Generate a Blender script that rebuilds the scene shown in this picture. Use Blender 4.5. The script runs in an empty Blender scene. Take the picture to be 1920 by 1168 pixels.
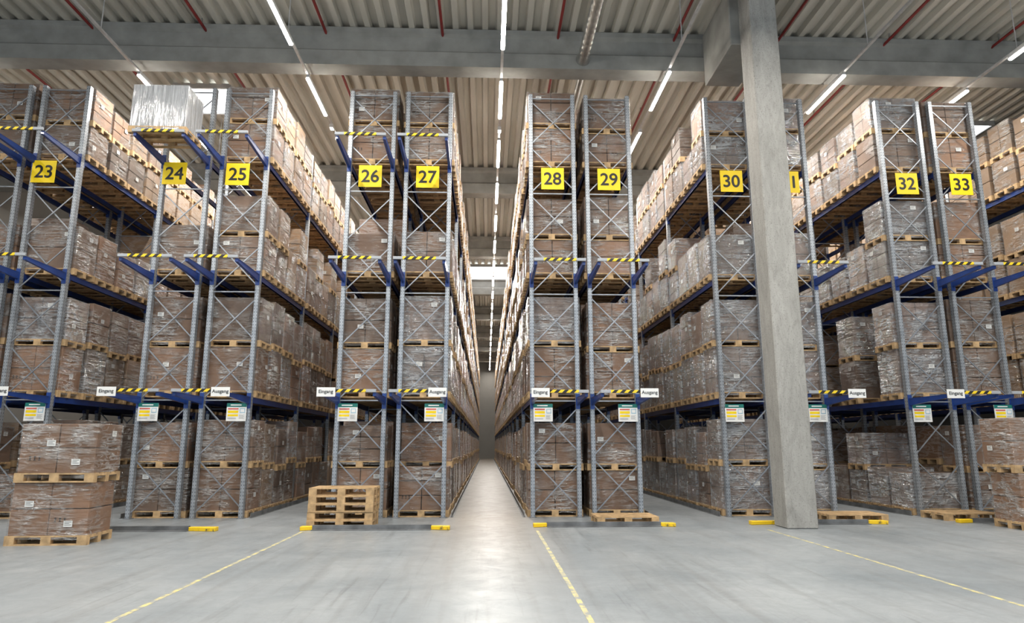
import bpy, math, random
from mathutils import Matrix, Vector
random.seed(7)
scene=bpy.context.scene
COL=scene.collection
YF=15.0; AMOD=4.22; FD=1.1; BAY=3.7; CEIL=11.7

# ---------------------------------------------------------------- materials
def newmat(name):
    m=bpy.data.materials.new(name); m.use_nodes=True
    nt=m.node_tree; nt.nodes.clear()
    out=nt.nodes.new('ShaderNodeOutputMaterial'); p=nt.nodes.new('ShaderNodeBsdfPrincipled')
    nt.links.new(p.outputs[0],out.inputs[0])
    return m,nt,p
def N(nt,t,**kw):
    n=nt.nodes.new(t)
    for k,v in kw.items(): setattr(n,k,v)
    return n
def math_(nt,op,a,b=None):
    n=N(nt,'ShaderNodeMath',operation=op)
    for i,v in enumerate((a,b)):
        if v is None: continue
        if isinstance(v,(int,float)): n.inputs[i].default_value=v
        else: nt.links.new(v,n.inputs[i])
    return n.outputs[0]
def mix(nt,f,a,b):
    n=N(nt,'ShaderNodeMix',data_type='RGBA')
    for i,v in ((0,f),(6,a),(7,b)):
        if isinstance(v,(int,float)): n.inputs[i].default_value=v
        elif isinstance(v,tuple): n.inputs[i].default_value=(*v,1) if len(v)==3 else v
        else: nt.links.new(v,n.inputs[i])
    return n.outputs[2]
def coords(nt,scale=(1,1,1),rnd=False,which='Object',rot=None):
    tc=N(nt,'ShaderNodeTexCoord'); mp=N(nt,'ShaderNodeMapping'); mp.inputs['Scale'].default_value=scale
    if rot: mp.inputs['Rotation'].default_value=rot
    nt.links.new(tc.outputs[which],mp.inputs['Vector'])
    if rnd:
        oi=N(nt,'ShaderNodeObjectInfo'); m=N(nt,'ShaderNodeVectorMath',operation='SCALE')
        m.inputs[0].default_value=(37,53,71); nt.links.new(oi.outputs['Random'],m.inputs['Scale'])
        nt.links.new(m.outputs[0],mp.inputs['Location'])
    return mp.outputs[0]
def noise(nt,vec,scale,detail=3,dist=0,rough=.5):
    n=N(nt,'ShaderNodeTexNoise'); n.inputs['Scale'].default_value=scale; n.inputs['Detail'].default_value=detail
    n.inputs['Distortion'].default_value=dist; n.inputs['Roughness'].default_value=rough
    nt.links.new(vec,n.inputs['Vector']); return n.outputs[0]
def rng(nt,v,a,b,c=0,d=1):
    n=N(nt,'ShaderNodeMapRange'); nt.links.new(v,n.inputs[0])
    for i,x in enumerate((a,b,c,d)): n.inputs[i+1].default_value=x
    return n.outputs[0]
def bump(nt,h,strength,dist):
    b=N(nt,'ShaderNodeBump'); b.inputs['Strength'].default_value=strength; b.inputs['Distance'].default_value=dist
    nt.links.new(h,b.inputs['Height']); return b.outputs[0]
def simple(name,col,rough=.5,metal=0,var=.15,scale=6,coat=0,b=0):
    m,nt,p=newmat(name)
    v=coords(nt,rnd=True); n=noise(nt,v,scale,4)
    c=mix(nt,rng(nt,n,.3,.7),tuple(x*(1-var) for x in col),tuple(min(1,x*(1+var)) for x in col))
    nt.links.new(c,p.inputs['Base Color']); p.inputs['Roughness'].default_value=rough; p.inputs['Metallic'].default_value=metal
    p.inputs['Coat Weight'].default_value=coat
    if b: nt.links.new(bump(nt,n,b,.01),p.inputs['Normal'])
    return m
def emis(name,col,s):
    m,nt,p=newmat(name); p.inputs['Base Color'].default_value=(.9,.9,.9,1)
    p.inputs['Emission Color'].default_value=(*col,1); p.inputs['Emission Strength'].default_value=s; return m
def ridged(nt,v,scale,detail,dist):
    n=noise(nt,v,scale,detail,dist,.55)
    return math_(nt,'SUBTRACT',1.0,math_(nt,'MULTIPLY',math_(nt,'ABSOLUTE',math_(nt,'SUBTRACT',n,.5)),5.0))
def cardmat(name,col,rnd=True,glint=0,coat=0):
    m,nt,p=newmat(name)
    v=coords(nt,(1,1,1),rnd)
    n1=noise(nt,v,1.3,3)
    base=mix(nt,rng(nt,n1,.3,.7),tuple(x*.78 for x in col),tuple(x*1.18 for x in col))
    if rnd:
        oi=N(nt,'ShaderNodeObjectInfo'); hs=N(nt,'ShaderNodeHueSaturation')
        nt.links.new(rng(nt,oi.outputs['Random'],0,1,.62,1.25),hs.inputs['Value']); nt.links.new(base,hs.inputs['Color']); base=hs.outputs[0]
    p.inputs['Roughness'].default_value=.65
    if glint:
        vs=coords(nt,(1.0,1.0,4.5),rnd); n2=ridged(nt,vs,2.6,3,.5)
        base=mix(nt,math_(nt,'MULTIPLY',rng(nt,n2,.5,1),glint),base,(.55,.53,.51))  # whitish streaks in the base colour stand for light glinting on film folds
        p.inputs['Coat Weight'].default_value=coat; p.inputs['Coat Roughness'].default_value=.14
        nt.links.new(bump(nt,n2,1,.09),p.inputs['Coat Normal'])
    nt.links.new(base,p.inputs['Base Color'])
    return m
def filmmat(name,lo,hi,tint,s1,s2,dist):
    m,nt,p=newmat(name)
    va=coords(nt,s1,True,rot=(.10,.14,0)); vb=coords(nt,s2,True,rot=(-.45,-.5,.1)); vc=coords(nt,(1,1,1),True)
    r1=ridged(nt,va,1.7,4,.35); r2=ridged(nt,vb,2.4,3,.4); big=noise(nt,vc,1.8,3,.5)
    hgt=math_(nt,'ADD',math_(nt,'MULTIPLY',r1,.6),math_(nt,'MULTIPLY',r2,.4))
    nrm=bump(nt,hgt,1.0,dist)
    p.inputs['Base Color'].default_value=(*tint,1); p.inputs['Roughness'].default_value=.14
    p.inputs['IOR'].default_value=2.2; p.inputs['Coat Weight'].default_value=1; p.inputs['Coat Roughness'].default_value=.09; p.inputs['Coat IOR'].default_value=2.0
    nt.links.new(nrm,p.inputs['Normal']); nt.links.new(nrm,p.inputs['Coat Normal'])
    st=math_(nt,'MAXIMUM',rng(nt,r1,.55,1.0),math_(nt,'MULTIPLY',rng(nt,r2,.72,1.0),.8))
    f=rng(nt,math_(nt,'MULTIPLY',st,rng(nt,big,.38,.62,.05,1)),0,1,lo,hi)  # film opacity; its whitish fold streaks also paint in reflected light
    tr=N(nt,'ShaderNodeBsdfTransparent'); tr.inputs[0].default_value=(.97,.97,.97,1)
    ms=N(nt,'ShaderNodeMixShader'); nt.links.new(f,ms.inputs[0]); nt.links.new(tr.outputs[0],ms.inputs[1]); nt.links.new(p.outputs[0],ms.inputs[2])
    out=[n for n in nt.nodes if n.type=='OUTPUT_MATERIAL'][0]; nt.links.new(ms.outputs[0],out.inputs[0])
    return m
M={}
M['wrapA']=cardmat('cardboard_brown',(.235,.128,.073)); M['wrapB']=cardmat('cardboard_tan',(.285,.178,.10)); M['wrapC']=cardmat('cardboard_dull',(.185,.115,.077))
M['wrapD']=cardmat('grey_goods',(.36,.37,.38))
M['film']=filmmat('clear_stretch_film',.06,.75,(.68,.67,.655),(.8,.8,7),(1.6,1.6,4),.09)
M['filmG']=filmmat('painted_glare_film',.30,.92,(.58,.60,.62),(.8,.8,6),(1.6,1.6,2),.09)  # denser grey film, its tint painting in silvery glare on the loads
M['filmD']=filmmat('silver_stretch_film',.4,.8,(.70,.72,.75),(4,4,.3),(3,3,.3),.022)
M['wood']=simple('pallet_wood',(.48,.32,.165),.75,0,.3,9,b=.3)
M['woodd']=simple('pallet_wood_far',(.38,.255,.135),.8,0,.3,5)
M['blue']=simple('blue_beam_paint',(.012,.045,.21),.4,0,.2,3,coat=.2)
M['brace']=simple('galvanised_brace',(.31,.33,.36),.45,.65,.15,8)
M['conc']=simple('girder_concrete',(.27,.265,.245),.85,0,.18,2.2,b=.2)
M['red']=simple('sprinkler_red',(.19,.016,.014),.5)
M['zinc']=simple('duct_zinc',(.40,.40,.38),.35,.8,.2,5)
M['alu']=simple('trunk_grey',(.5,.5,.5),.45,.3)
M['white']=simple('white_board',(.80,.80,.78),.45,0,.04)
M['paper']=simple('paper_label',(.68,.68,.66),.6,0,.05)
M['black']=simple('black_ink',(.010,.010,.010),.5,0,.05)
M['yellow']=simple('sign_yellow',(.93,.66,.004),.5,0,.03)
M['green']=simple('board_green',(.008,.15,.13),.5)
M['redp']=simple('print_red',(.62,.12,.09),.5)
M['bluep']=simple('print_pale_blue',(.35,.52,.62),.5)
M['steel']=simple('kerb_steel',(.15,.155,.16),.5,.2,.4,4)
M['lampw']=emis('lamp_diffuser',(1,.955,.88),36)
M['sky']=emis('skylight_glow',(.93,.97,1),2.2)

m,nt,p=newmat('perforated_galvanised_post'); M['post']=m
tc=N(nt,'ShaderNodeTexCoord'); sx=N(nt,'ShaderNodeSeparateXYZ'); nt.links.new(tc.outputs['Object'],sx.inputs[0])
zf=math_(nt,'LESS_THAN',math_(nt,'ABSOLUTE',math_(nt,'SUBTRACT',math_(nt,'FRACT',math_(nt,'MULTIPLY',sx.outputs[2],14)),.5)),.2)
xa=math_(nt,'LESS_THAN',math_(nt,'ABSOLUTE',math_(nt,'SUBTRACT',math_(nt,'ABSOLUTE',sx.outputs[0]),.026)),.006)
ya=math_(nt,'LESS_THAN',math_(nt,'ABSOLUTE',math_(nt,'SUBTRACT',math_(nt,'ABSOLUTE',sx.outputs[1]),.035)),.007)
hole=math_(nt,'MULTIPLY',zf,math_(nt,'MAXIMUM',xa,ya))
nn=noise(nt,coords(nt,rnd=True),9,4)
cc=mix(nt,rng(nt,nn,.3,.7),(.29,.315,.345),(.42,.445,.475))
nt.links.new(mix(nt,hole,cc,(.06,.065,.07)),p.inputs['Base Color'])
p.inputs['Metallic'].default_value=.5; p.inputs['Roughness'].default_value=.42
m,nt,p=newmat('hazard_stripes'); M['stripe']=m
tc=N(nt,'ShaderNodeTexCoord'); sx=N(nt,'ShaderNodeSeparateXYZ'); nt.links.new(tc.outputs['Object'],sx.inputs[0])
st=math_(nt,'GREATER_THAN',math_(nt,'FRACT',math_(nt,'MULTIPLY',math_(nt,'SUBTRACT',sx.outputs[0],sx.outputs[2]),6.2)),.5)
c=mix(nt,st,(.015,.015,.015),(.85,.60,.02))
en=math_(nt,'GREATER_THAN',math_(nt,'ABSOLUTE',sx.outputs[0]),.34)
nt.links.new(mix(nt,en,c,(.36,.38,.41)),p.inputs['Base Color']); p.inputs['Roughness'].default_value=.5
def worn(name,a,b,lo,hi,sc):
    m,nt,p=newmat(name); n=noise(nt,coords(nt),sc,6,0,.7)
    nt.links.new(mix(nt,rng(nt,n,lo,hi),a,b),p.inputs['Base Color']); p.inputs['Roughness'].default_value=.5; return m
M['kyellow']=worn('kerb_yellow_worn',(.08,.07,.04),(.85,.55,.01),.36,.46,9)
M['line']=worn('floor_line_yellow',(.26,.27,.265),(.60,.52,.21),.44,.58,6)
# floor
m,nt,p=newmat('polished_concrete'); M['floor']=m
v=coords(nt); n1=noise(nt,v,.45,7,.6,.65); n2=noise(nt,v,2.6,7,.6,.7); n3=noise(nt,coords(nt,(3.2,.12,1)),1.6,4,.3,.6)
n4=noise(nt,coords(nt,(9,.5,1)),1.2,4,.8,.6); n5=noise(nt,v,14,5,.5,.7)
c=mix(nt,rng(nt,n1,.32,.70),(.20,.225,.245),(.325,.345,.36))
c=mix(nt,math_(nt,'MULTIPLY',rng(nt,n2,.42,.75),.4),c,(.16,.175,.19))
c=mix(nt,math_(nt,'MULTIPLY',rng(nt,n3,.5,.75),.4),c,(.15,.15,.15))
c=mix(nt,math_(nt,'MULTIPLY',rng(nt,n4,.58,.72),.35),c,(.09,.09,.09))
c=mix(nt,math_(nt,'MULTIPLY',rng(nt,n5,.58,.72),.2),c,(.38,.40,.41))
sx=N(nt,'ShaderNodeSeparateXYZ'); nt.links.new(v,sx.inputs[0])
aisle_refl=math_(nt,'MULTIPLY',rng(nt,math_(nt,'ABSOLUTE',math_(nt,'SUBTRACT',sx.outputs[0],.04)),.5,1.3,1,0),rng(nt,sx.outputs[1],7,15,0,.8))
c=mix(nt,aisle_refl,c,(.205,.16,.118))  # warm reflection along the centre aisle, painted into the floor colour
j=math_(nt,'LESS_THAN',math_(nt,'ABSOLUTE',math_(nt,'SUBTRACT',math_(nt,'FRACT',math_(nt,'MULTIPLY',sx.outputs[1],1/8.4)),.5)),.0008)
c=mix(nt,math_(nt,'MULTIPLY',j,.5),c,(.1,.1,.1))
nt.links.new(c,p.inputs['Base Color'])
nt.links.new(rng(nt,n2,.3,.7,.30,.46),p.inputs['Roughness']); p.inputs['Specular IOR Level'].default_value=.36
nt.links.new(bump(nt,n2,.12,.01),p.inputs['Normal'])
m,nt,p=newmat('steel_deck'); M['ceil']=m
n=noise(nt,coords(nt,(1,.15,1)),2,4); nt.links.new(mix(nt,rng(nt,n,.3,.7),(.42,.40,.345),(.54,.515,.45)),p.inputs['Base Color'])
p.inputs['Roughness'].default_value=.5
m,nt,p=newmat('pillar_concrete'); M['pillar']=m
n=noise(nt,coords(nt,(1,1,.3)),3,7,.8,.7); n2=noise(nt,coords(nt),35,3); n3=noise(nt,coords(nt,(2,2,.6)),5,6,1.5,.7)
c=mix(nt,rng(nt,n,.3,.7),(.26,.255,.235),(.41,.40,.375)); c=mix(nt,math_(nt,'MULTIPLY',rng(nt,n2,.58,.7),.6),c,(.12,.12,.11))
c=mix(nt,math_(nt,'MULTIPLY',rng(nt,n3,.52,.7),.45),c,(.17,.16,.145))
nt.links.new(c,p.inputs['Base Color']); p.inputs['Roughness'].default_value=.8; nt.links.new(bump(nt,n2,.3,.01),p.inputs['Normal'])
M['wall']=simple('wall_paint',(.20,.19,.175),.8,0,.06,.5)

# ---------------------------------------------------------------- mesh builder
class MB:
    def __init__(s): s.v=[]; s.f=[]; s.m=[]; s.mats=[]
    def mi(s,k):
        if k not in s.mats: s.mats.append(k)
        return s.mats.index(k)
    def box(s,x0,x1,y0,y1,z0,z1,mat,T=None):
        b=len(s.v); i=s.mi(mat)
        vs=[(x0,y0,z0),(x1,y0,z0),(x1,y1,z0),(x0,y1,z0),(x0,y0,z1),(x1,y0,z1),(x1,y1,z1),(x0,y1,z1)]
        if T is not None: vs=[tuple(T@Vector(q)) for q in vs]
        s.v+=vs
        for q in ((0,3,2,1),(4,5,6,7),(0,1,5,4),(1,2,6,5),(2,3,7,6),(3,0,4,7)):
            s.f.append(tuple(b+a for a in q)); s.m.append(i)
    def bar(s,a,b,w,h,mat):
        a=Vector(a); b=Vector(b); d=b-a; L=d.length
        q=d.to_track_quat('X','Z').to_matrix().to_4x4(); T=Matrix.Translation(a)@q
        s.box(0,L,-w/2,w/2,-h/2,h/2,mat,T)
    def prism(s,prof,z0,z1,mat,axis='Z',closed=True,cap=True):
        b=len(s.v); i=s.mi(mat); n=len(prof)
        def P(u,w,t):
            return (u,w,t) if axis=='Z' else ((t,u,w) if axis=='X' else (u,t,w))
        s.v+=[P(u,w,z0) for u,w in prof]+[P(u,w,z1) for u,w in prof]
        for k in range(n if closed else n-1):
            k2=(k+1)%n; s.f.append((b+k,b+k2,b+n+k2,b+n+k)); s.m.append(i)
        if cap and closed:
            s.f.append(tuple(b+k for k in range(n))[::-1]); s.m.append(i); s.f.append(tuple(b+n+k for k in range(n))); s.m.append(i)
    def build(s,name):
        me=bpy.data.meshes.new(name); me.from_pydata(s.v,[],s.f)
        for k in s.mats: me.materials.append(M[k])
        me.polygons.foreach_set('material_index',s.m); me.update(); return me
def bevel(me,w,seg=1):
    import bmesh
    bm=bmesh.new(); bm.from_mesh(me); bmesh.ops.bevel(bm,geom=list(bm.edges),offset=w,segments=seg,affect='EDGES',profile=.7)
    bm.to_mesh(me); bm.free(); return me
def ob(name,data,loc=(0,0,0),parent=None,rotz=0,label=None,category=None,group=None,kind=None,scale=None):
    o=bpy.data.objects.new(name,data); o.location=loc; o.rotation_euler=(0,0,rotz)
    if scale: o.scale=scale
    if parent: o.parent=parent
    if data is None: o.empty_display_size=.1
    for k,v in (('label',label),('category',category),('group',group),('kind',kind)):
        if v: o[k]=v
    COL.objects.link(o); return o
_t={}
def text_mesh(s,size,mat,bold=0.0):
    key=(s,size,mat)
    if key in _t: return _t[key]
    cu=bpy.data.curves.new('t','FONT'); cu.body=s; cu.size=size; cu.align_x='CENTER'; cu.align_y='CENTER'; cu.extrude=.002
    o=bpy.data.objects.new('t',cu); COL.objects.link(o); bpy.context.view_layer.update()
    me=bpy.data.meshes.new_from_object(o.evaluated_get(bpy.context.evaluated_depsgraph_get()))
    bpy.data.objects.remove(o)
    if bold:   # thicken by merging slightly shifted copies
        import bmesh
        bm=bmesh.new()
        for k,(dx,dy) in enumerate(((-bold,0),(bold,0),(0,-bold),(0,bold))):
            c=me.copy(); c.transform(Matrix.Translation((dx,dy,.0003*k))); bm.from_mesh(c); bpy.data.meshes.remove(c)
        bm.to_mesh(me); bm.free()
    me.materials.clear(); me.materials.append(M[mat])
    me.transform(Matrix.Rotation(math.pi/2,4,'X'))
    xs=[v.co.x for v in me.vertices]; zs=[v.co.z for v in me.vertices]
    me.transform(Matrix.Translation((-(min(xs)+max(xs))/2,0,-(min(zs)+max(zs))/2)))
    _t[key]=me; return me

# ---------------------------------------------------------------- room
XL,XR,YB,YE=-18,20,-6,81
b=MB(); b.box(XL,XR,YB,YE,-.2,0,'floor'); ob('floor',b.build('floor'),kind='structure')
b=MB(); x=XL; prof=[]; per=.36
while x<XR:
    prof+=[(x,CEIL),(x+.15,CEIL),(x+.19,CEIL-.13),(x+.32,CEIL-.13)]; x+=per
b.prism(prof,YB,YE,'ceil','Y',closed=False)
ob('ceiling',b.build('ceiling'),kind='structure')
b=MB(); b.box(XL-.2,XL,YB,YE,0,CEIL,'wall'); ob('wall_left',b.build('wall_left'),kind='structure')
b=MB(); b.box(XR,XR+.2,YB,YE,0,CEIL,'wall'); ob('wall_right',b.build('wall_right'),kind='structure')
b=MB(); b.box(XL,XR,YE,YE+.2,0,CEIL,'wall'); ob('wall_back',b.build('wall_back'),kind='structure')
for i,(x,y,w,l) in enumerate(((-8.15,18.9,1.5,1.5),(.1,39.2,2.5,3.2),(15.2,20.0,1.5,.9),(-8.3,39.2,2.4,3.0),(8.6,39.2,2.4,3.0),(.1,62,2.4,3.0))):
    b=MB(); z=CEIL-.2
    b.box(x-w/2,x+w/2,y-l/2,y+l/2,z,z+.02,'sky')
    for a in ((x-w/2-.06,x-w/2,y-l/2-.06,y+l/2+.06),(x+w/2,x+w/2+.06,y-l/2-.06,y+l/2+.06),(x-w/2,x+w/2,y-l/2-.06,y-l/2),(x-w/2,x+w/2,y+l/2,y+l/2+.06)):
        b.box(*a,z-.05,z+.1,'alu')
    ob('window_%d'%(i+1),b.build('window'),kind='structure')

def girder_prof(y,zb=10.55):
    return [(y,zb),(y+.5,zb),(y+.5,zb+.38),(y+.4,zb+.46),(y+.4,zb+.82),(y+.5,zb+.88),(y+.5,zb+1.01),(y,zb+1.01),(y,zb+.88),(y+.1,zb+.82),(y+.1,zb+.46),(y,zb+.38)]
gy=[15.2+8.5*i for i in range(8)]
for i,y in enumerate(gy):
    b=MB(); b.prism(girder_prof(y),XL,XR,'conc','X')
    ob('concrete_girder',b.build('concrete_girder'),label='long grey precast concrete roof girder under corrugated deck',category='girder',group='roof girders')
b=MB(); b.box(5.51,6.09,12.8,13.4,0,11.5,'pillar'); me=bevel(b.build('concrete_pillar'),.02)
pil=ob('concrete_pillar',me,label='square light grey concrete pillar in front of the pallet racks',category='pillar')
b=MB(); b.box(5.3,6.15,13.4,15.2,10.15,11.5,'conc'); b.box(5.2,6.3,12.7,12.8,10.9,11.5,'conc')
ob('concrete_corbel_beam',bevel(b.build('corbel'),.02),label='short concrete beam joining the pillar to the roof girder',category='beam')

def tube(path,r,mat,name,seg=12):
    cu=bpy.data.curves.new(name,'CURVE'); cu.dimensions='3D'; cu.bevel_depth=r; cu.bevel_resolution=3; cu.use_fill_caps=True
    sp=cu.splines.new('POLY'); sp.points.add(len(path)-1)
    for q,c in zip(sp.points,path): q.co=(*c,1)
    o=bpy.data.objects.new('t',cu); COL.objects.link(o); bpy.context.view_layer.update()
    me=bpy.data.meshes.new_from_object(o.evaluated_get(bpy.context.evaluated_depsgraph_get())); bpy.data.objects.remove(o)
    me.materials.clear(); me.materials.append(M[mat])
    for f in me.polygons: f.use_smooth=True
    return me
pm=tube([(0,2,0),(0,80,0)],.035,'red','pipe')
b=MB()
for y in range(3,80,4): b.box(-.015,.015,y-.015,y+.015,.03,.2,'zinc')
hm=b.build('hangers')
for x in (-12.4,-9.6,-6.9,-4.0,-1.15,1.7,4.6,7.2,9.95,12.75):
    o=ob('sprinkler_pipe',pm,(x,0,11.42),label='thin red sprinkler pipe running under the corrugated ceiling',category='pipe',group='red sprinkler pipes')
    ob('pipe_hanger',hm,(0,0,0),o)
b=MB(); n=24; yy=6.0; prev=None
ys=[]
while yy<15.1: ys.append((yy,.13 if len(ys)%2 else .142)); yy+=.11
ys.append((15.17,.17)); ys.append((15.28,.17))
for (y,r) in ys:
    ring=len(b.v); b.v+=[(r*math.cos(2*math.pi*k/n),y,r*math.sin(2*math.pi*k/n)) for k in range(n)]
    if prev is not None:
        for k in range(n):
            b.f.append((prev+k,prev+(k+1)%n,ring+(k+1)%n,ring+k)); b.m.append(b.mi('zinc'))
    prev=ring
ob('ventilation_duct',b.build('duct'),(2.3,0,10.8),label='ribbed galvanised round duct passing into the concrete girder',category='duct')
ob('drain_pipe',tube([(0,15.7,0),(0,23.6,0)],.09,'zinc','dp'),(2.35,0,10.75),label='grey round pipe hanging under the ceiling deck',category='pipe')

# ---------------------------------------------------------------- lights
b=MB(); b.box(-.03,.03,-.95,.95,0,.06,'alu'); house=b.build('lamp_housing')
b=MB(); b.prism([(-.03,0),(-.045,-.025),(-.03,-.05),(.03,-.05),(.045,-.025),(.03,0)],-.94,.94,'lampw','Y'); diff=b.build('lamp_diffuser')
b=MB(); b.box(-.05,.05,-.1,.1,-.05,.05,'alu'); em=b.build('sensor_body')
b=MB(); b.box(-.035,.035,-.08,.08,-.06,-.05,'lampw'); ed=b.build('sensor_lens')
ld=bpy.data.lights.new('tube_light','AREA'); ld.shape='RECTANGLE'; ld.size=.055; ld.size_y=1.86; ld.energy=122; ld.color=(1,.95,.87)
SKIP={(1,0),(2,0),(-2,0),(-3,0)}
CX={0:.3,-1:-4.38,3:11.95}
for k in range(-3,4):
    cx=CX.get(k,.06+AMOD*k)
    i1=21 if k==0 else 7
    y1=12.9+3.3*i1
    sh=-.6 if k in (1,2) else 0
    b=MB(); b.box(-.03,.03,-1.5,y1,0,.05,'alu')
    y=0.4
    while y<y1: b.box(-.008,.008,y-.008,y+.008,.05,CEIL-.1-10.28,'alu'); y+=6.6
    ob('lamp_trunk_rail',b.build('trunk'),(cx,0,10.28),label='long grey suspended trunking rail carrying strip lamps',category='lamp rail',group='lamp trunking rails')
    for i in range(-4,i1):
        if (k,i) in SKIP: continue
        y=12.9+3.3*i+sh
        o=ob('strip_lamp',house,(cx,y,10.22),label='white glowing linear strip lamp under a ceiling rail',category='lamp',group='strip lamps')
        ob('lamp_diffuser',diff,(0,0,0),o)
        l=ob('lamp_light',ld,(0,0,-.056),o)
    for y in (17.9,):
        o=ob('emergency_lamp',em,(cx,y,10.23),label='small square emergency lamp on the ceiling rail',category='lamp',group='emergency lamps')
        ob('lamp_lens',ed,(0,0,0),o)

# ---------------------------------------------------------------- pallet and load meshes
def add_pallet(b,X,Y,Z,mat='wood',full=True):
    if full:
        for y,w in ((-.3275,.145),(-.17,.1),(0,.145),(.17,.1),(.3275,.145)):
            b.box(X-.6,X+.6,Y+y-w/2,Y+y+w/2,Z+.122,Z+.144,mat)
        for x in (-.5275,0,.5275): b.box(X+x-.0725,X+x+.0725,Y-.4,Y+.4,Z+.1,Z+.122,mat)
        for x in (-.5275,0,.5275):
            for y in (-.35,0,.35): b.box(X+x-.0725,X+x+.0725,Y+y-.05,Y+y+.05,Z+.022,Z+.1,mat)
        for y in (-.35,0,.35): b.box(X-.6,X+.6,Y+y-.05,Y+y+.05,Z,Z+.022,mat)
    else:
        b.box(X-.6,X+.6,Y-.4,Y+.4,Z+.11,Z+.144,mat)
        for y in (-.35,0,.35):
            b.box(X-.6,X+.6,Y+y-.05,Y+y+.05,Z,Z+.11,mat)
b=MB(); add_pallet(b,0,0,0); PALLET=b.build('pallet')
def add_cartons(b,X,Y,Z,h,lay,mat,rs,g=.008):
    nx,ny,nz=lay; W,D=1.16,.77
    for i in range(nx):
        for j in range(ny):
            for k in range(nz):
                e=rs.uniform(-.003,.003)
                b.box(X-W/2+W*i/nx+g+e,X-W/2+W*(i+1)/nx-g+e,Y-D/2+D*j/ny+g+e,Y-D/2+D*(j+1)/ny-g+e,Z+h*k/nz+(g if k else 0),Z+h*(k+1)/nz-g,mat)
_c={}
def carton_mesh(h,lay,mat):
    key=(h,lay,mat)
    if key not in _c:
        b=MB(); add_cartons(b,0,0,.144,h,lay,mat,random.Random(int(h*100)+sum(lay))); me=b.build('carton_stack')
        _c[key]=bevel(me,.006)
    return _c[key]
_f={}
def film_mesh(h,mat):
    key=(h,mat)
    if key not in _f:
        b=MB(); rs=random.Random(int(h*100)); W,D=.592,.397; r=.025
        base=[]
        for (sx_,sy_,a0) in ((1,1,0),(-1,1,90),(-1,-1,180),(1,-1,270)):
            for a in (0,45,90):
                t_=math.radians(a0+a); base.append((sx_*(W-r)+r*math.cos(t_),sy_*(D-r)+r*math.sin(t_)))
        n=len(base); i=b.mi(mat); zs=[.085,.144+h*.25,.144+h*.5,.144+h*.75,.142+h]
        for q,z in enumerate(zs):
            for (x,y) in base:
                s_=1+(.004*rs.uniform(-1,1) if 0<q<4 else 0); b.v.append((x*s_,y*s_,z+(rs.uniform(-.03,.01) if q==0 else 0)))
        for q in range(len(zs)-1):
            for k in range(n): b.f.append((q*n+k,q*n+(k+1)%n,(q+1)*n+(k+1)%n,(q+1)*n+k)); b.m.append(i)
        _f[key]=b.build('stretch_wrap')
    return _f[key]
b=MB(); b.box(-.065,.065,-.002,0,-.045,.045,'paper')
for i in range(3): b.box(-.05,.05-.03*(i%2),-.003,-.002,.025-.022*i,.031-.022*i,'black')
LABF=b.build('shipping_label')
b=MB()
for i in range(3):
    x=i*.07; b.box(x-.006,x+.006,-.002,0,-.03,.015,'black'); b.box(x-.018,x+.018,-.002,0,-.035,-.028,'black')
    b.box(x-.018,x+.018,-.002,0,.012,.02,'black'); b.box(x-.01,x+.01,-.002,0,.02,.028,'black')
MARK=b.build('handling_marks')

LEV=[0,2.53,5.25,7.97]
FR={22:(2,2,1,2),23:(1,2,1,2),24:(2,2,1,0),25:(2,2,2,2),26:(2,2,1,2),27:(1,2,1,2),28:(2,2,2,2),29:(2,2,2,2),30:(2,2,1,2),31:(2,2,1,2),32:(1,2,2,2),33:(2,2,2,2),34:(2,2,2,2)}
BODY=[.88,1.0,1.02,.83]
LAYS=[(2,1,2),(1,1,1),(2,2,2),(2,2,3),(1,1,2),(2,1,3)]
NB={22:3,23:5,24:3,25:5,26:3,27:17,28:17,29:3,30:5,31:3,32:5,33:3,34:5}
def rx0(n): return .945+AMOD*((n-28)//2)+(1.32 if n%2 else 0)
loads=[]
for n in range(22,35):
    x0=rx0(n); xc=x0+.55; face=-1 if n>=28 else 1
    xf=abs(x0 if n>=28 else x0+FD)
    side={23:18.7,25:23.4,27:999,28:999,30:23.2,32:18.7,34:17.4}.get(n,0)
    for bb in range(NB[n]):
        for j in range(4):
            y=YF+BAY*bb+.12+.4475+.895*j
            for L in range(4):
                front=(bb==0 and j==0)
                cnt=FR[n][L] if front else random.choices((2,1,0),((.84,.11,.05) if L in (0,1,3) else (.5,.47,.03)))[0]
                if n==34: cnt=2
                if n==24 and L==3: cnt=0 if bb<2 else 1
                if n==32 and L==0 and not front: cnt=1 if random.random()<.5 else 2
                z=LEV[L]+.001
                for s in range(cnt):
                    h=BODY[L]+random.choice((-.12,-.06,-.03,0,0,.03))
                    if L==2 and cnt==2: h=random.choice((.78,.85,.92))
                    if L==3 and s: h=random.choice((.6,.68,.75,.83)) if not front else .8
                    lay=random.choice(LAYS)
                    if L==3 or (L==2 and random.random()<.5): mat=random.choice(('wrapB','wrapB','wrapA','wrapC'))  # top tier leans to tan, painting in the warm light near the lamps
                    else: mat=random.choice(('wrapA','wrapA','wrapC','wrapB'))
                    if front: mat=random.choice(('wrapA','wrapA','wrapC'))
                    if n in (30,32) and not front: mat=random.choice(('wrapC','wrapC','wrapA'))
                    if n==34: mat='wrapB'
                    sc=0
                    if front: sc=1.2/y**2
                    elif y<side: sc=.8*xf/y**3+ (1e-5)
                    loads.append(dict(n=n,x=xc+random.uniform(-.02,.02),y=y+random.uniform(-.012,.012),z=z,h=round(h,2),lay=lay,mat=mat,s=sc,L=L,front=front,face=face,st=s,bb=bb))
                    z+=.144+h+.002
loads.sort(key=lambda d:-d['s'])
NI=296
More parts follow.
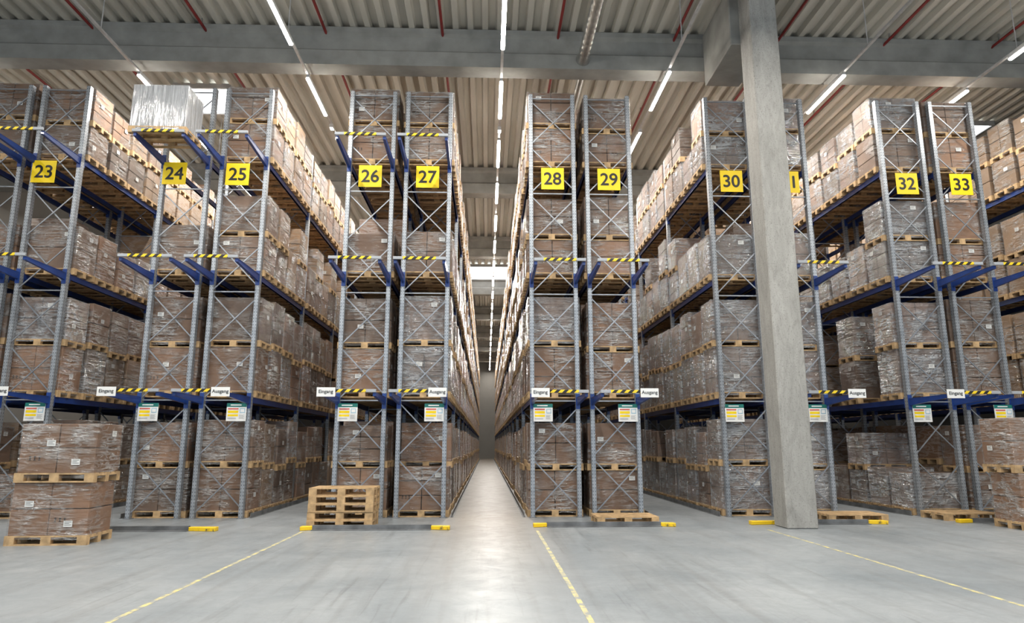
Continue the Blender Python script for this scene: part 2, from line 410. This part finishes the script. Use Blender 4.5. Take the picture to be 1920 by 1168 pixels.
LAB={'wrapA':'brown film-wrapped cartons on a pallet','wrapB':'light tan film-wrapped cartons on a pallet','wrapC':'dull brown film-wrapped cartons on a pallet','wrapD':'silver-white film-wrapped load on pallet, on rack support arms'}
def make_load(x,y,z,h,lay,mat,rot=0,face=-1,group='pallet loads on the racks',marks=False,labels=1,label=None,seed=0,film='film'):
    r=ob('wrapped_pallet_load',None,(x,y,z),None,rot,label or LAB[mat],'pallet of cartons',group)
    ob('pallet',PALLET,(0,0,0),r); ob('carton_stack',carton_mesh(h,lay,mat),(0,0,0),r)
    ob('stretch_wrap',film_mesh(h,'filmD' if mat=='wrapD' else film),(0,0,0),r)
    rs=random.Random(int(x*1000+y*77+z*13)+seed)
    if labels:
        if labels>1 or rs.random()<.6: ob('shipping_label',LABF,(rs.choice((-.3,-.1,.2,.35)),-.4,.144+h*rs.choice((.35,.6,.8))),r)
        if rs.random()<.7: ob('shipping_label',LABF,(face*.596,rs.uniform(-.2,.2),.144+h*rs.choice((.35,.6,.8))),r,rotz=-math.pi/2 if face<0 else math.pi/2)
        if labels>1: ob('shipping_label',LABF,(.3,-.4,.144+h*.22),r)
    if marks: ob('handling_marks',MARK,(rs.choice((-.4,.1)),-.388,.144+h*.3),r)
    return r
for d in loads[:NI]:
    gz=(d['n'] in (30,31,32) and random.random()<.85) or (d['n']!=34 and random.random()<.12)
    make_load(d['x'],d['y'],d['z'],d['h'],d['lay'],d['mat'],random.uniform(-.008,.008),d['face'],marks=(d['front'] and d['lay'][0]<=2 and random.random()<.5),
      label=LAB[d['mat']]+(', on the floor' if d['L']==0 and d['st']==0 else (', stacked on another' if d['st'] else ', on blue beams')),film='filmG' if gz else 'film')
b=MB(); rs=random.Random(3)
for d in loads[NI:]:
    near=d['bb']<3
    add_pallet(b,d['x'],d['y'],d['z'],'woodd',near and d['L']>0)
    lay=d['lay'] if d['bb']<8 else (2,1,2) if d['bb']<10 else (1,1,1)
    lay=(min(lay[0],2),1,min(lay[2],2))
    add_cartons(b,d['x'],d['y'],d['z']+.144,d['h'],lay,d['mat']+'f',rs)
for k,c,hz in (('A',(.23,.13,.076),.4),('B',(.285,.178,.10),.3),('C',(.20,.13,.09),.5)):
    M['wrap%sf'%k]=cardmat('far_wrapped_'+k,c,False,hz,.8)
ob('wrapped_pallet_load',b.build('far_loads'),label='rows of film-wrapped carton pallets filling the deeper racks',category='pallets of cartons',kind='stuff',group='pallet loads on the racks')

# ---------------------------------------------------------------- racks
PH=9.75
t=.006; pw=.044
b=MB()
b.prism([(-pw,0),(pw,0),(pw,.12),(.02,.12),(.02,.12-t),(pw-t,.12-t),(pw-t,t),(-pw+t,t),(-pw+t,.12-t),(-.02,.12-t),(-.02,.12),(-pw,.12)],0,PH,'post')
for v_ in range(len(b.v)): b.v[v_]=(b.v[v_][0],b.v[v_][1]-.06,b.v[v_][2])
b.box(-.075,.075,-.08,.08,0,.01,'steel'); POST=b.build('upright_post')
b=MB(); z=.12; k=0
while z+1.2<PH:
    b.bar((-.46,-.02,z),(.46,-.02,z+.95),.018,.025,'brace'); b.bar((.46,.02,z+.1),(-.46,.02,z+1.05),.018,.025,'brace')
    z+=1.2; k+=1
    if k%2==0: b.bar((-.46,0,z-.06),(.46,0,z-.06),.022,.026,'brace')
BR=b.build('frame_bracing')
b=MB(); L=BAY-.12
b.box(-.02,.02,0,L,-.12,0,'blue'); b.box(-.028,.028,0,L,-.012,.0,'blue'); b.box(-.028,.028,0,L,-.12,-.108,'blue')
for y in (0,L-.05): b.box(-.035,.035,y,y+.05,-.2,.03,'blue')
BEAM=b.build('shelf_beam')
b=MB(); b.prism([(-.06,0),(-1.4,0),(-1.4,-.07),(-.06,-.16)],-.03,.03,'blue','X'); b.box(-.045,.045,-.075,-.06,-.25,.08,'blue')
b.box(-.035,.035,-1.4,-.06,-.008,.0,'blue'); ARM=b.build('support_arm')
b=MB(); b.box(-.54,.54,-.02,.02,0,.06,'stripe'); SB=bevel(b.build('hazard_bar'),.004)
b=MB(); b.box(-.265,.265,-.004,.004,-.265,.265,'yellow'); SIGN=bevel(b.build('number_sign'),.001)
b=MB(); b.box(-.18,.18,-.006,.006,-.09,.09,'white'); WS=b.build('direction_sign')
b=MB(); b.box(-.21,.21,-.005,.005,-.19,.19,'white'); b.box(-.21,.21,-.007,-.005,.11,.19,'green')
b.box(-.13,.1,-.009,-.007,.14,.162,'white')
b.box(-.18,.04,-.007,-.005,.055,.085,'redp'); b.box(-.18,.04,-.007,-.005,-.02,.035,'yellow'); b.box(-.18,.04,-.007,-.005,-.09,-.045,'yellow')
b.box(.07,.18,-.007,-.005,-.02,.085,'bluep'); b.box(.085,.165,-.009,-.007,.0,.065,'white')
for i in range(5): b.box(.06,.17-.02*(i%2),-.007,-.005,-.06-.02*i,-.055-.02*i,'black')
for i in range(2): b.box(-.18,.0,-.007,-.005,-.125-.02*i,-.12-.02*i,'black')
INFO=b.build('information_board')
ARMS={22:(1,2,3),23:(1,2,3),24:(1,2,3),25:(1,2,3),26:(1,2,3),27:(1,2,3),28:(1,2),29:(1,2),30:(),31:(1,2),32:(1,2),33:(1,2),34:(1,2)}
SOFF={24:-.22,25:-.12,23:-.24,22:-.2,31:.03}
for n in range(22,35):
    x0=rx0(n); nb=NB[n]
    r=ob('pallet_rack',None,(x0+.55,YF,0),label='tall galvanised pallet rack, blue beams, yellow sign %d'%n if n not in(22,34) else 'tall galvanised pallet rack with blue beams and stacked pallets',category='pallet rack',group='pallet racks')
    for i in range(nb+1):
        y=BAY*i+.06
        ob('upright_post',POST,(-.5,y,0),r); ob('upright_post',POST,(.5,y,0),r); ob('frame_bracing',BR,(0,y,0),r)
    for i in range(nb):
        for L in (1,2,3):
            for sx_ in (-.5,.5): ob('shelf_beam',BEAM,(sx_,BAY*i+.12,LEV[L]),r)
    for L in ARMS[n]:
        ob('support_arm',ARM,(-.5,.06,LEV[L]),r); ob('support_arm',ARM,(.5,.06,LEV[L]),r)
        ob('hazard_bar',SB,(0,-1.38,LEV[L]+.0),r)
    if 23<=n<=33:
        s=ob('number_sign',SIGN,(SOFF.get(n,0),-.03,7.6),r); ob('sign_number',text_mesh(str(n),.42,'black',.007),(0,-.007,0),s)
    off=-.27 if n%2==0 else .27
    ob('information_board',INFO,(off,-.035,2.2),r)
    def dsign(dx,txt):
        s=ob('direction_sign',WS,(dx,-1.43,LEV[1]+.0),r); ob('sign_text',text_mesh(txt,.095,'black',.001),(0,-.008,0),s)
    if n in (24,26,28,32): dsign(-.43,'Eingang')
    if n in (23,25,27,29,31): dsign(.43,'Ausgang')

# ---------------------------------------------------------------- kerbs, rails
for k in range(-2,3):
    x0=.945+AMOD*k-.06; x1=x0+2.68 if k!=-2 else x0+2.75
    yk={-2:12.95,-1:13.0,0:13.35,1:13.6,2:13.75}[k]
    l0={-2:.2,-1:.2,0:.26,1:.55,2:.3}[k]; l1={-2:.5,-1:.34,0:.26,1:.34,2:.3}[k]
    r=ob('floor_kerb',None,((x0+x1)/2,yk,0),label='low grey steel guide kerb with worn yellow ends',category='kerb',group='rack protection kerbs')
    w=(x1-x0)/2
    b=MB(); b.box(-w+l0,w-l1,-.03,.03,0,.085,'steel'); b.box(-w+l0,w-l1,-.13,-.03,0,.012,'steel'); ob('kerb_rail',b.build('kerb_rail'),(0,0,0),r)
    b=MB(); b.prism([(0,-.12),(l0,-.05),(l0,.04),(0,.04)],0,.07,'kyellow')
    ob('kerb_end',bevel(b.build('kerb_end'),.008),(-w,0,0),r); b=MB(); b.prism([(0,-.13),(0,.04),(-l1,.04),(-l1,-.05)],0,.07,'kyellow')
    ob('kerb_end',bevel(b.build('kerb_end'),.008),(w,0,0),r)
for n in range(23,35):
    x0=rx0(n); X=x0-.13 if n%2==0 else x0+FD+.13
    b=MB(); Ln=BAY*NB[n]; b.box(-.006,.006,0,Ln,0,.1,'steel'); b.box(-.03,.03,0,Ln,0,.008,'steel')
    ob('guide_rail',b.build('guide_rail'),(X,YF+.1,0),label='low steel guide rail along the aisle floor',category='rail',group='aisle guide rails')
for x in (-3.25,.92,5.12):
    b=MB(); b.box(-.026,.026,3,12.75,0,.002,'line'); ob('floor_marking_line',b.build('line'),(x,0,0),label='worn yellow painted line on the concrete floor',category='floor marking',group='floor lines')

# ---------------------------------------------------------------- floor loads
g='pallet loads standing on the open floor'
def fl(x,y,z,h,lay,rot,face,mat='wrapA'):
    return make_load(x,y,z,h,lay,mat,rot,face,g,marks=True,labels=2,label='brown film-wrapped cartons on pallet, standing before the racks')
fl(-6.74,11.55,0,.79,(2,1,2),.05,1); fl(-6.70,11.52,.936,.76,(2,1,2),.02,1)
fl(10.25,12.75,0,.86,(2,2,2),-.03,-1); fl(10.2,12.8,1.006,.86,(2,1,2),.02,-1)
make_load(rx0(24)+.5,YF-.95,LEV[3]+.002,.95,(1,1,1),'wrapD',0,1,'pallet loads on the racks',labels=0)
for i in range(5):
    ob('wooden_pallet',PALLET,(-2.7+random.uniform(-.012,.012),13.62+random.uniform(-.012,.012),.1445*i),None,random.uniform(-.012,.012),'empty light wooden pallet in a stack before the racks','pallet','stack of empty pallets')
for (x,y,r_) in ((2.75,14.05,.02),(7.45,14.3,-.03),(9.9,14.45,.04)):
    ob('wooden_pallet',PALLET,(x,y,0),None,r_,'single empty wooden pallet lying flat on the floor','pallet','single empty pallets')

# ---------------------------------------------------------------- world + camera
w=bpy.data.worlds.new('w'); scene.world=w; w.use_nodes=True
bg=w.node_tree.nodes['Background']; bg.inputs[0].default_value=(.62,.80,1,1); bg.inputs[1].default_value=.85  # bluish fill for the rack fronts, added through the open end behind camera
scene.view_settings.view_transform='Standard'
scene.view_settings.look='None'
scene.view_settings.exposure=.08
scene.view_settings.gamma=1.0
cam=bpy.data.cameras.new('cam'); cam.lens=24; cam.sensor_width=36; cam.clip_end=300
co=bpy.data.objects.new('camera',cam); COL.objects.link(co); co.location=(0,0,1.5)
co.rotation_euler=(math.radians(90+11.1),0,math.radians(-2.1)); scene.camera=co
